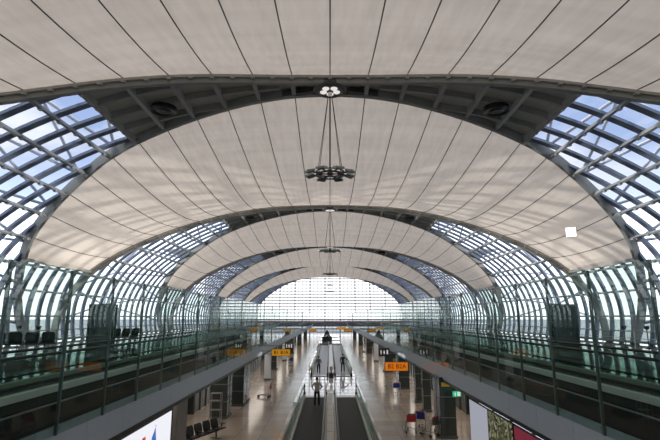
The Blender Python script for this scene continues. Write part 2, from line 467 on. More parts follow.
# glass screens at the edge of the void
for sd, nm in ((-1, 'left'), (1, 'right')):
    sc = thing('glass_screen', 'tall green tinted glass screen with steel posts along the %s gallery edge' % nm, 'glass screen')
    sy = -8.3; ys = []
    y = sy
    while y < 164: ys.append(y); y += 2.12
    x = sd*5.735
    mb = MB(); mb.keep = True
    for a, b in zip(ys, ys[1:]): mb.quad((x, a+.012, 3.58), (x, b-.012, 3.58), (x, b-.012, 7.05), (x, a+.012, 7.05))
    mb.build('glass_pane', M['screen'], sc)
    for y in ys:
        xs = sorted((sd*5.742, sd*5.798)); m2 = MB(); m2.box(xs[0], xs[1], y-.03, y+.03, 3.56, 7.02)
        for z in (3.70, 4.8, 5.9, 6.95):
            xa = sorted((sd*5.725, sd*5.755)); m2.box(xa[0], xa[1], y-.05, y+.05, z-.03, z+.03)
        m2.build('post', M['post'], sc)

# ------------------------------------------------------------------ moving walkways
def balustrade(parent, x, y0, y1, z, h=.92, inner=1):
    """glass balustrade with looping handrail"""
    mb = MB(); mb.box(x-.10, x+.10, y0+.25, y1-.25, z, z+.16); mb.build('skirt', M['skirt'], parent)
    mb = MB(); mb.box(x-.012, x+.012, y0+.3, y1-.3, z+.16, z+h-.05)
    mb.build('glass_panel', M['rail_glass'], parent)
    r = (h-.28)/2; pts = []
    zc = z+h-r
    for i in range(9):
        a = -pi/2-i*pi/8; pts.append((x, y0+.35+r*cos(a), zc+r*sin(a)))
    for i in range(9):
        a = pi/2-i*pi/8; pts.append((x, y1-.35+r*cos(a), zc+r*sin(a)))
    mb = MB(); mb.tube(pts, .045, 6); mb.tube([(x, y0+.4, zc-r), (x, y1-.4, zc-r)], .03, 4)
    mb.build('handrail', M['rubber'], parent, smooth=True)
    # black newel inlet
    for ye in (y0+.1, y1-.1): MB().box(x-.09, x+.09, ye-.35, ye+.35, z, z+.34).build('newel', M['black'], parent, bevel=.03)
def walkway(label, xc, y0, y1, z=0, w=1.42, belt='pallet', left=True, right=True):
    t = thing('moving_walkway', label, 'moving walkway', (xc, 0, z))
    box('pallet_belt', M[belt], (-w/2, w/2, y0+1.0, y1-1.0, .02, .05), t)
    mb = MB()
    for s in (1, -1):
        if (s == -1 and left) or (s == 1 and right): balustrade(t, s*(w/2+.13), y0, y1, 0.0)
    for a, b in ((y0, y0+1.0), (y1-1.0, y1)): box('comb_plate', M['inox'], (-w/2, w/2, a, b, .01, .055), t)
    return t
walkway('near left moving walkway with dark pallets, empty in front of the man in grey', -1.14, 10, 39.2)
walkway('near right moving walkway with dark pallets and nobody on it', 1.20, 10, 39.2)
isl = thing('walkway_island', 'worn metal strip between the two near moving walkways', 'metal strip')
box('cover_plate', M['inox_warm'], (-.17, .20, 11, 38.6, .0, .30), isl, .01)
mb = MB()
for y in range(12, 38, 2): mb.box(-.16, .19, y-.01, y+.01, .30, .306)
mb.build('joint', M['steel_dark'], isl)
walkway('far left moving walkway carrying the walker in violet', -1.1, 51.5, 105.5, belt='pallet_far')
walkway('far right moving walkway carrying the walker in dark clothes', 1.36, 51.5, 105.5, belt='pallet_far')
isl = thing('walkway_island', 'pale metal strip between the two far moving walkways', 'metal strip')
box('cover_plate', M['inox'], (-.14, .40, 52.5, 104.5, 0, .3), isl, .01)
for sd, nm in ((-1, 'left'), (1, 'right')):
    walkway('moving walkway on the %s upper gallery behind the glass screen' % nm, sd*7.5, -12, 104, 4.2, w=1.12)
# gallery guard rails by the outer glazing
for sd, nm in ((-1, 'left'), (1, 'right')):
    t = thing('guard_rail', 'slim metal guard rail along the outer glazing of the %s gallery' % nm, 'railing')
    mb = MB(); mb.tube([(sd*19.6, -20, 5.1), (sd*19.6, 128, 5.1)], .04, 6); mb.tube([(sd*19.6, -20, 4.65), (sd*19.6, 128, 4.65)], .02, 6); mb.build('rail', M['inox'], t)
    mb = MB()
    y = -20
    while y <= 128: mb.box(sd*19.6-.025, sd*19.6+.025, y-.025, y+.025, 4.2, 5.1); y += 3.7
    mb.build('upright', M['inox'], t)

# air supply towers
def tower(x, y, label):
    t = thing('air_supply_tower', label, 'air supply tower', (x, y, 4.2), 0, 'air supply towers')
    box('glass_body', M['tower'], (-.55, .55, -.3, .3, .12, 2.36), t, .02)
    mb = MB()
    for sx in (-.56, .56):
        for sy in (-.31, .31): mb.box(sx-.03, sx+.03, sy-.03, sy+.03, 0, 2.42)
    mb.box(-.59, .59, -.34, .34, 2.36, 2.44); mb.box(-.59, .59, -.34, .34, 0, .12)
    mb.build('frame', M['tower_frame'], t)
    mb = MB()
    for i in range(9): mb.box(-.45, .45, -.32, -.295, .3+i*.07, .33+i*.07)
    mb.build('air_grille', M['steel_dark'], t)
tower(-11.6, 25, 'dark green glass air tower standing on the left gallery')
tower(11.9, 25, 'dark green glass air tower standing on the right gallery')

# hanging floodlight rings
def lamp(k, label):
    t = thing('hanging_floodlight_ring', label, 'ceiling lamp', (0, yk(k), 12.6), 0, 'floodlight rings along the roof ridge')
    mb = MB(); n = 40
    for R, z, r in ((.66, .0, .035), (.66, .14, .03), (.44, .05, .03)):
        mb.tube([(R*cos(2*pi*i/n), R*sin(2*pi*i/n), z) for i in range(n)], r, 6, closed=True, up=(0, 0, 1))
    mb.build('ring', M['steel_dark'], t)
    mb = MB()
    for i in range(8):
        a = 2*pi*(i+.5)/8; mb.bar((.5*cos(a), .5*sin(a), .05), (.86*cos(a), .86*sin(a), .05), .05, .07)
    mb.box(.36, .62, -.16, .16, -.04, .14); mb.box(-.62, -.36, -.16, .16, -.04, .14); mb.box(-.04, .04, -.52, .52, .03, .08); mb.box(-.52, .52, -.04, .04, .03, .08)
    mb.lathe(0, 0, [(.03, .3), (.12, .26), (.14, .0), (.08, -.06)], 12)
    mb.build('hub', M['steel_dark'], t)
    for i in range(8):
        a = 2*pi*(i+.5)/8; m2 = MB(); m2.box(-.20, .20, -.22, .22, -.05, .05)
        o = m2.build('floodlight_head', M['lamp_grey'], t, bevel=.015)
        o.location = (1.02*cos(a), 1.02*sin(a), .08); o.rotation_euler = (0, radians(13), a)
        m3 = MB(); m3.box(-.16, .16, -.18, .18, -.062, -.05); g2 = m3.build('lens', M['tower_frame'], o)
    mb = MB(); top = 17.37-.57-12.6
    mb.tube([(0, 0, .2), (0, 0, top)], .035, 6)
    mb.build('hanging_rod', M['black'], t)
    mb = MB()
    for i in range(4):
        a = pi/4+pi/2*i; mb.tube([(.78*cos(a), .78*sin(a), .1), (.1*cos(a), .1*sin(a), top)], .014, 4)
    mb.build('suspension_cable', M['black'], t)
lamp(0, 'ring of dark floodlights hanging nearest the camera, largest of the ceiling lamps')
lamp(1, 'second nearest ring of floodlights hanging under the roof ridge')
lamp(2, 'third ring of floodlights hanging in front of the end glazing')
lamp(3, 'fourth, very small ring of floodlights before the white end glazing')
lamp(4, 'farthest and smallest ring of floodlights before the white end glazing')

# added glowing panel making the bright square on right fabric
t = thing('bright_square', 'small bright white glowing square under the right side of the fabric roof', 'lamp', (16.2, 31.8, 11.60))
o = box('housing', M['steel_lite'], (-.34, .34, -.34, .34, 0, .12), t, .02); o2 = box('glowing_face', M['beam_white'], (-.31, .31, -.31, .31, -.015, 0), t)
t.rotation_euler = (Vector((4, 8, 6))-t.location).to_track_quat('-Z', 'Y').to_euler()

# ------------------------------------------------------------------ end glazing and bridge
YE = 171
w = sroot('window_%d' % (win+1)); win += 1
mb = MB(); mb.keep = True; mb.quad((-44, YE, 0), (44, YE, 0), (44, YE, 24), (-44, YE, 24)); mb.build('pane', M['glaze_end'], w)
mb = MB(); x = -44
i = 0
while x <= 44:
    r = .17 if i % 4 == 0 else .045
    mb.box(x-r, x+r, YE-.25, YE+.02, 0, 24); x += 1.32; i += 1
z = .9; i = 0
while z < 24: mb.box(-44, 44, YE-.2, YE, z-.17, z+.17); z += 1.08
mb.build('mullion', M['steel'], w)
struct(box('ceiling', M['panel'], (-46, 46, YT+.2, YE+1, 24, 24.4)))
for sd in (-1, 1):
    x = sorted((sd*20.7, sd*46)); struct(box('floor', M['floor'], (x[0], x[1], YT+.5, Y1, -.3, 0)))
    struct(box('floor', M['deck'], (x[0], x[1], YT+.5, 165, 3.9, 4.2)))
t = thing('footbridge', 'grey footbridge with a red top line crossing in front of the end glazing', 'bridge', (0, 165, 0))
box('deck_slab', M['bridge'], (-5.7, 5.7, .1, 4, 2.86, 4.2), t)
box('red_edge', M['red_line'], (-30, 30, -.05, .08, 4.25, 4.62), t)


# ------------------------------------------------------------------ lower level: columns, fronts
def column(x, y, w, d, m, label, cap=True):
    t = thing('column', label, 'column', (x, y, 0), 0, None)
    box('shaft', M[m], (-w/2, w/2, -d/2, d/2, 0, 2.95), t, .03)
    mb = MB(); mb.box(-w/2-.03, w/2+.03, -d/2-.03, d/2+.03, 0, .15); mb.build('base', M['steel_dark'], t)
    if m == 'dark_clad':
        mb = MB()
        for z in (1.0, 2.0): mb.box(-w/2-.008, w/2+.008, -d/2-.008, d/2+.008, z-.01, z+.01)
        for s in (-1, 1): mb.box(s*(w/2+.004)-.012, s*(w/2+.004)+.012, -.012, .012, .15, 2.95)
        mb.build('cladding_joint', M['steel'], t)
lefts = [(-6.75, 22.0, .75, 1.5, 'pillar_lo', 'brown grey pillar beside the lit advert on the left'),
         (-6.7, 31.2, 1.0, 1.4, 'dark_clad', 'dark glass clad column behind the black seats on the left'),
         (-6.5, 36.0, 1.1, 2.6, 'dark_clad', 'broad dark column beside the left luggage trolley'),
         (-6.1, 49, .6, .6, 'white_col', 'white column below the left orange gate sign'),
         (-6.6, 58, .9, 1.2, 'dark_clad', 'dark column beyond the white one on the left'),
         (-6.4, 70, .6, .6, 'white_col', 'small white column beyond the dark ones on the left'),
         (-6.5, 83, .9, 1.2, 'dark_clad', 'distant dark column on the left, third from the end'),
         (-6.5, 105, .9, 1.2, 'dark_clad', 'distant dark column on the left, second from the end'),
         (-6.5, 130, .9, 1.2, 'dark_clad', 'farthest dark column on the left')]
rights = [(6.0, 26.6, .8, 1.6, 'dark_clad', 'broad dark column behind the luggage trolleys on the right'),
          (6.3, 33.0, .5, .6, 'dark_clad', 'slim dark column right of the orange B2 sign'),
          (6.4, 36.4, .5, .6, 'dark_clad', 'slim dark column below the orange B2 sign'),
          (6.3, 43.5, .9, 1.8, 'dark_clad', 'dark column under the small black sign on the right'),
          (6.5, 56, .9, 1.6, 'dark_clad', 'dark column beyond the small black sign on the right'),
          (6.4, 69, .6, .6, 'white_col', 'small white column far along the right side'),
          (6.5, 83, .9, 1.2, 'dark_clad', 'distant dark column on the right, third from the end'),
          (6.5, 105, .9, 1.2, 'dark_clad', 'distant dark column on the right, second from the end'),
          (6.5, 130, .9, 1.2, 'dark_clad', 'farthest dark column on the right')]
for c in lefts+rights: column(*c)
# shop blocks / lounges under the galleries
def shop(sd, y0, y1, m, label, x=8.6):
    t = thing('shop_unit', label, 'shop unit', (0, 0, 0))
    xs = sorted((sd*x, sd*16)); box('wall', M[m], (xs[0], xs[1], y0, y1, 0, 2.95), t)
    mb = MB(); xa = sorted((sd*(x-.06), sd*(x+.02)))
    n = max(2, int((y1-y0)/1.5))
    for i in range(n+1):
        y = y0+(y1-y0)*i/n; mb.box(xa[0], xa[1], y-.04, y+.04, 0, 2.9)
    mb.box(xa[0], xa[1], y0, y1, 2.3, 2.4); mb.build('shopfront_frame', M['steel_dark'], t)
for sd, nm in ((-1, 'left'), (1, 'right')):
    shop(sd, 4, 21.5, 'dark_clad', 'dark shop unit behind the lit advert on the %s' % nm if sd < 0 else 'dark shop unit behind the row of adverts on the right')
    shop(sd, 22.5, 30, 'wall_lo', 'beige partition block behind the %s' % ('black seats' if sd < 0 else 'luggage trolleys'))
    shop(sd, 32, 44, 'dark_clad', 'dark glazed shop unit behind the %s' % ('broad left column' if sd < 0 else 'slim right columns'))
    shop(sd, 50, 62, 'dark_clad', 'dark glazed shop unit far along the %s side' % nm)
    shop(sd, 74, 92, 'dark_clad', 'second dark glazed shop unit far along the %s side' % nm)
    shop(sd, 110, 126, 'dark_clad', 'last dark shop unit at the %s end' % nm)

# adverts
t = thing('lit_advert', 'backlit white advert with blue and red drawing in a black frame, lower left', 'advert', (-6.4, 0, 0))
box('frame', M['black'], (-.25, 0, 9, 20.75, .1, 2.6), t, .01)
box('lit_face', M['lit_white'], (0, .02, 9.2, 20.5, .3, 2.3), t)
mb = MB()
mb.tube([(.025, 18.35, .6), (.025, 18.7, 1.2), (.025, 18.6, 1.75), (.025, 18.75, 2.12)], [.14, .32, .22, .06], 8)
mb.tube([(.025, 18.3, 1.35), (.025, 18.0, 1.0)], .06, 6); mb.tube([(.025, 18.9, 1.4), (.025, 19.2, 1.1)], .06, 6)
o = mb.build('blue_figure', M['poster_ink_blue'], t, smooth=True); o.scale = (.12, 1, 1); o.location = (.015, 0, 0)
mb = MB(); mb.box(.02, .03, 17.35, 17.6, .7, 1.1); mb.box(.02, .03, 17.45, 17.75, 1.7, 1.95); mb.box(.02, .03, 17.0, 17.2, .4, .9)
mb.build('red_mark', M['poster_ink_red'], t, bevel=.0)
t = thing('advert_panel', 'pale lit white advert panel, nearest the green exit sign on the right', 'advert', (6.4, 0, 0))
box('frame', M['black'], (0, .2, 20.65, 23.3, .05, 2.4), t, .01); box('lit_face', M['lit_panel'], (-.02, 0, 20.72, 23.2, .1, 2.3), t)
t = thing('advert_panel', 'dark leafy printed advert panel between white and crimson panels', 'advert', (6.4, 0, 0))
box('frame', M['black'], (0, .2, 17.9, 20.6, .05, 2.4), t, .01); box('printed_face', M['poster_plants'], (-.02, 0, 17.97, 20.55, .1, 2.3), t)
t = thing('advert_panel', 'crimson advert panel at the lower right edge of the view', 'advert', (6.4, 0, 0))
box('frame', M['black'], (0, .2, 12.6, 17.8, .05, 2.4), t, .01); box('crimson_face', M['redpanel'], (-.02, 0, 12.7, 17.75, .1, 2.3), t)
for i in range(5):
    y = 11.4+i*1.75
    t = thing('linear_lamp', '%s of five slim strip lamps under the right fascia' % ['nearest', 'second', 'third', 'fourth', 'farthest'][i], 'strip lamp', (5.88, y, 2.74), 0, 'strip lamps under the right fascia')
    box('tube_lamp', M['strip'], (-.03, .03, 0, 1.45, -.05, 0), t); box('housing', M['steel_dark'], (-.05, .05, -.05, 1.5, 0, .02), t)

# signs
def fig(mb, x, z, h, skirt=False):
    mb.lathe(x, 0, [(0, z+h*.86), (h*.09, z+h*.9), (h*.09, z+h*.95), (0, z+h)], 8)
    if skirt: mb.sweep(None, [[(x-h*.08, -.01, z+h*.82), (x+h*.08, -.01, z+h*.82), (x+h*.2, -.01, z+h*.35), (x-h*.2, -.01, z+h*.35)], [(x-h*.08, .01, z+h*.82), (x+h*.08, .01, z+h*.82), (x+h*.2, .01, z+h*.35), (x-h*.2, .01, z+h*.35)]])
    else: mb.box(x-h*.13, x+h*.13, -.01, .01, z+h*.42, z+h*.82)
    mb.box(x-h*.1, x-h*.02, -.01, .01, z, z+h*.45); mb.box(x+h*.02, x+h*.1, -.01, .01, z, z+h*.45)
def gate_sign(x, y, z, w, h, txt, label, m='orange', back=True, top=3.0, hang=True):
    t = thing('gate_sign', label, 'sign', (x, y, z), 0, 'orange hanging gate signs')
    box('face', M[m], (-w/2+.02, w/2-.02, -.07, .07, -h/2+.02, h/2-.02), t)
    mb = MB(); mb.box(-w/2, w/2, -.06, .06, h/2-.03, h/2+.01); mb.box(-w/2, w/2, -.06, .06, -h/2-.01, -h/2+.03)
    for s in (-1, 1): mb.box(s*w/2-.02, s*w/2+.02, -.06, .06, -h/2, h/2)
    mb.build('case', M['steel_dark'], t)
    if txt:
        for q, word in zip((-.25, .19), txt.split()): text('lettering', word, h*.72, M['ink'], t, (q*w, -.075, 0), (pi/2, 0, 0), align='CENTER')
    return t
def hanger(t, sd, w, zt):
    e = 5.68-abs(t.location.x)
    mb = MB(); xs = sorted((sd*w*.47, sd*(e+.0)))
    for z in (-.12, .12): mb.box(xs[0], xs[1], -.02, .02, z-.018, z+.018)
    mb.build('hanger', M['steel_dark'], t)
t = gate_sign(4.39, 33, 2.80, 1.52, .55, 'B2 B2A', 'orange hanging gate sign reading B2 B2A on the right'); hanger(t, 1, 1.5, .62)
t = gate_sign(-3.95, 40, 3.20, 1.5, .52, 'B1 B1A', 'orange hanging gate sign on the left under the gallery', 'amber'); hanger(t, -1, 1.5, .5)
t = gate_sign(-3.3, 95, 3.55, 1.3, .5, '', 'small distant orange sign hanging on the left before the footbridge', 'amber'); hanger(t, -1, 1.3, .45)
t = gate_sign(2.2, 92, 3.95, 1.55, .42, '', 'small distant orange sign hanging over the centre, highest of the far signs', 'amber')
mb = MB(); mb.box(-.6, -.57, -.02, .02, -.3, -.2); mb.box(.57, .6, -.02, .02, -.3, -.2); mb.box(-7.85, 3.45, -.04, .04, -.38, -.3); mb.build('hanger', M['steel_dark'], t)
t = gate_sign(3.5, 95, 3.50, 1.5, .46, '', 'small distant orange sign hanging on the right before the footbridge', 'amber'); hanger(t, 1, 1.5, .5)
def black_sign(x, y, z, w, h, label, sd):
    t = thing('pictogram_sign', label, 'sign', (x, y, z), 0)
    box('case', M['black'], (-w/2, w/2, -.08, .08, -h/2, h/2), t, .02)
    for q in range(3):
        mb = MB()
        if q < 2: fig(mb, (-w*.28, 0)[q], -h*.27, h*.55, q == 1)
        else: mb.box(w*.22, w*.36, -.01, .01, -h*.25, h*.27)
        o = mb.build('pictogram', M['white_ink'], t); o.location = (0, -.09, 0)
    mb = MB(); e = 5.70-abs(x); mb.box(min(sd*w*.45, sd*e), max(sd*w*.45, sd*e), -.02, .02, -.02, .02); mb.build('hanger', M['steel_dark'], t)
black_sign(4.2, 38.6, 3.33, .85, .62, 'small black sign with white pictograms above the orange B2 sign', 1)
black_sign(-3.55, 43, 3.55, .72, .62, 'small black sign with pictograms above the left orange sign', -1)
t = thing('exit_sign', 'small green exit sign under the right gallery', 'sign', (6.25, 24.9, 2.28), 0)
box('face', M['green_sign'], (-.2, .2, -.04, .04, -.12, .12), t, .01)
mb = MB(); fig(mb, -.09, -.09, .18); o = mb.build('pictogram', M['white_ink'], t); o.location = (0, -.05, 0); mb = MB(); mb.box(.02, .15, -.01, .01, -.08, .08); o = mb.build('pictogram', M['white_ink'], t); o.location = (0, -.05, 0)
mb = MB(); mb.box(-.02, .02, -.02, .02, .12, .62); mb.build('hanger', M['steel_dark'], t)
t = thing('small_yellow_sign', 'small yellow sign on the dark right column', 'sign', (6.0, 25.72, 2.62), 0)
box('face', M['yellow'], (-.3, .1, -.03, .03, -.1, .1), t)

# ------------------------------------------------------------------ seats
def seat_row(n, pitch, label, loc, rz, group):
    t = thing('seat_row', label, 'seats', loc, rz, group)
    w = pitch*.86
    for i in range(n):
        x = (i-(n-1)/2)*pitch
        m2 = MB(); secs = []
        for yy, zz in ((-.02, .44), (.18, .42), (.36, .43), (.46, .47)): secs.append([(x-w/2, yy, zz-.035), (x+w/2, yy, zz-.035), (x+w/2, yy, zz+.035), (x-w/2, yy, zz+.035)])
        m2.sweep(None, secs); m2.build('seat', M['seat'], t, bevel=.012)
        m2 = MB(); secs = []
        for yy, zz, ww in ((-.02, .45, .86), (-.06, .60, 1), (-.11, .80, 1), (-.15, .92, .8)): secs.append([(x-w/2*ww, yy-.03, zz), (x+w/2*ww, yy-.03, zz), (x+w/2*ww, yy+.03, zz), (x-w/2*ww, yy+.03, zz)])
        m2.sweep(None, secs); m2.build('backrest', M['seat'], t, bevel=.012)
    m2 = MB(); W = n*pitch/2; m2.box(-W, W, .12, .2, .33, .4); m2.build('beam', M['steel_dark'], t)
    for s in (-1, 1):
        m2 = MB(); x = s*W*.72; m2.box(x-.03, x+.03, .13, .19, .03, .34); m2.box(x-.03, x+.03, -.12, .44, 0, .035); m2.build('leg', M['steel_dark'], t)
    for i in range(n+1):
        x = (i-n/2)*pitch; m2 = MB(); m2.box(x-.02, x+.02, .0, .36, .62, .65); m2.box(x-.015, x+.015, .14, .18, .4, .62); m2.build('armrest', M['seat'], t)
    return t
seat_row(5, .66, 'row of black seats on the left gallery, nearest the left edge', (-16.3, 25.6, 4.2), radians(25), 'seat rows on the left gallery').scale = (1.12, 1.12, 1.12)
seat_row(5, .62, 'row of black seats on the left gallery, beyond the dark green tower', (-14.6, 33.6, 4.2), radians(52), 'seat rows on the left gallery').scale = (1.1, 1.1, 1.12)
seat_row(5, .66, 'row of black seats on the lower floor by the left pillar', (-6.35, 24.9, 0), radians(-112), 'seat rows on the lower floor')
# up-lights on the gallery
def uplight(x, y, label):
    t = thing('uplighter', label, 'lamp', (x, y, 4.2), 0, 'slim uplighters on the galleries')
    mb = MB(); mb.lathe(0, 0, [(.14, 0), (.14, .04), (.03, .06), (.025, 1.05)], 10); mb.build('pole', M['steel_dark'], t)
    mb = MB(); mb.lathe(0, 0, [(.03, 1.05), (.13, 1.12), (.16, 1.28), (.10, 1.28)], 10); mb.build('lamp_head', M['black'], t)
uplight(-18.9, 29.9, 'slim uplighter behind the left end of the near gallery seats')
uplight(-17.3, 29.2, 'slim uplighter behind the right end of the near gallery seats')
uplight(18.6, 28.9, 'slim uplighter on the right gallery, right one of the pair')
uplight(17.8, 29.8, 'slim uplighter on the right gallery, left one of the pair')

# ------------------------------------------------------------------ luggage trolleys
def trolley(loc, rz, label, panel='blue', group='luggage trolleys'):
    t = thing('luggage_trolley', label, 'trolley', loc, rz, group)
    mb = MB()
    for s in (-1, 1):
        mb.tube([(s*.28, -.35, .14), (s*.28, -.42, .6), (s*.28, -.5, 1.0)], .02, 6)
        mb.tube([(s*.28, -.38, .2), (s*.24, .3, .16), (s*.12, .52, .16)], .018, 6)
    mb.tube([(-.28, -.5, 1.0), (.28, -.5, 1.0)], .024, 6); mb.tube([(-.27, -.42, .6), (.27, -.42, .6)], .016, 6)
    for i in range(5): mb.tube([(-.22+i*.11, -.36, .2), (-.2+i*.1, .4, .165)], .008, 4)
    mb.tube([(-.12, .52, .16), (.12, .52, .16)], .02, 6)
    mb.build('frame', M['inox'], t, smooth=True)
    mb = MB()
    for s in (-1, 1):
        mb.tube([(s*.26, -.44, .62), (s*.25, -.2, .66), (s*.24, -.08, .78)], .012, 5)
    mb.tube([(-.24, -.08, .78), (.24, -.08, .78)], .012, 5); mb.tube([(-.25, -.2, .66), (.25, -.2, .66)], .008, 5); mb.build('basket', M['inox'], t, smooth=True)
    box('advert_board', M[panel], (-.25, .25, -.475, -.455, .62, .96), t, .005)
    box('handle_grip', M['red'] if panel != 'red' else M['black'], (-.2, .2, -.53, -.47, .975, 1.03), t, .01)
    for s, y in ((-.26, -.36), (.26, -.36), (-.08, .48), (.08, .48)):
        m2 = MB(); secs = [[(s+dx, y+.08*cos(2*pi*j/12), .08+.08*sin(2*pi*j/12)) for j in range(12)] for dx in (-.02, .02)]
        m2.sweep(None, secs); m2.build('wheel', M['black'], t)
    return t
trolley((4.2, 27.2, 0), radians(8), 'luggage trolley with a red board, leftmost of the group on the right', 'red')
trolley((4.95, 27.9, 0), radians(-12), 'luggage trolley with a blue board beside the dark right column', 'blue')
trolley((5.1, 26.4, 0), radians(35), 'luggage trolley turned aslant in front of the dark right column', 'inox')
trolley((-5.0, 38.6, 0), radians(80), 'luggage trolley parked alone beside the broad left column', 'red')
trolley((5.2, 39.5, 0), radians(-5), 'luggage trolley with blue board below the orange B2 sign', 'blue')
trolley((-4.9, 62.5, 0), radians(10), 'small distant luggage trolley on the left beyond the walkway gap', 'blue')
trolley((5.1, 76, 0), radians(0), 'small distant luggage trolley on the right', 'inox')
# steel stand near the left seats
t = thing('display_stand', 'slim steel display stand between the left seats and dark columns', 'stand', (-6.55, 29.1, 0))
mb = MB()
for sx in (-.3, .3):
    for sy in (-.2, .2): mb.tube([(sx, sy, 0), (sx, sy, 1.7)], .02, 6)
for z in (.3, .8, 1.3, 1.7): mb.box(-.3, .3, -.2, .2, z-.012, z+.012)
mb.build('frame', M['inox'], t)
t = thing('wall_poster', 'pale blue poster on the beige partition behind the left seats', 'poster', (-8.5, 27.2, 1.55))
box('frame', M['white_col'], (-.03, .0, -.7, .7, -.65, .65), t); box('print', M['blue'], (0, .012, -.5, .5, -.3, .3), t)

# info stand between the far walkways, green kiosk
t = thing('poster_stand', 'small black stand with a pink poster at the start of the far walkways', 'stand', (.12, 50.4, 0))
box('foot', M['black'], (-.22, .22, -.2, .2, 0, .45), t, .02); box('pole', M['black'], (-.06, .06, -.04, .04, .45, .8), t); box('poster', M['pink'], (-.14, .14, -.05, -.01, .72, 1.1), t)
t = thing('planter_kiosk', 'dark green pointed shrub in a broad planter at the far end of the hall', 'planter', (-.75, 124, 0))
box('planter_box', M['tower'], (-1.25, 1.25, -.8, .8, 0, 1.0), t, .04)
mb = MB(); rnd = random.Random(3)
for i in range(900):
    h = rnd.random()**1.3; a = rnd.random()*2*pi; r = (1.15*(1-h)+.1)*sqrt(rnd.random())
    c = Vector((r*cos(a), .7*r*sin(a), .95+h*1.7)); u = Vector((rnd.gauss(0, 1), rnd.gauss(0, 1), rnd.gauss(0, 1))).normalized()*.14; v = u.cross(Vector((rnd.random(), .3, .5))).normalized()*.07
    mb.quad(c-u, c+v, c+u, c-v)
mb.keep = True; mb.build('foliage', M['leaf'], t)

# ------------------------------------------------------------------ people
def skin_mesh(verts, edges, radii, sub=2, root=0):
    me = bpy.data.meshes.new('s'); me.from_pydata(verts, edges, [])
    o = bpy.data.objects.new('s', me); COL.objects.link(o)
    md = o.modifiers.new('k', 'SKIN'); md.use_smooth_shade = True
    for i, r in enumerate(radii):
        sv = me.skin_vertices[0].data[i]; sv.radius = r if isinstance(r, tuple) else (r, r); sv.use_root = (i == root)
    m2 = o.modifiers.new('u', 'SUBSURF'); m2.levels = sub; m2.render_levels = sub
    dg = bpy.context.evaluated_depsgraph_get(); dg.update()
    r = bpy.data.meshes.new_from_object(o.evaluated_get(dg)); bpy.data.objects.remove(o)
    return r
def lk(me, name, m, parent):
    me.materials.clear(); me.materials.append(m); me.name = name
    for p in me.polygons: p.use_smooth = True
    o = bpy.data.objects.new(name, me); COL.objects.link(o); o.parent = parent; return o
def chain(segs):
    v, e, r = [], [], []
    for pts in segs:
        b = None
        for (p, rad) in pts:
            hit = None
            for i, q in enumerate(v):
                if (Vector(q)-Vector(p)).length < 1e-5: hit = i
            if hit is None: v.append(tuple(p)); r.append(rad); hit = len(v)-1
            if b is not None and (b, hit) not in e: e.append((b, hit))
            b = hit
    return v, e, r
def join(mes):
    bm = bmesh.new()
    for m in mes: bm.from_mesh(m)
    o = bpy.data.meshes.new('j'); bm.to_mesh(o); bm.free(); return o
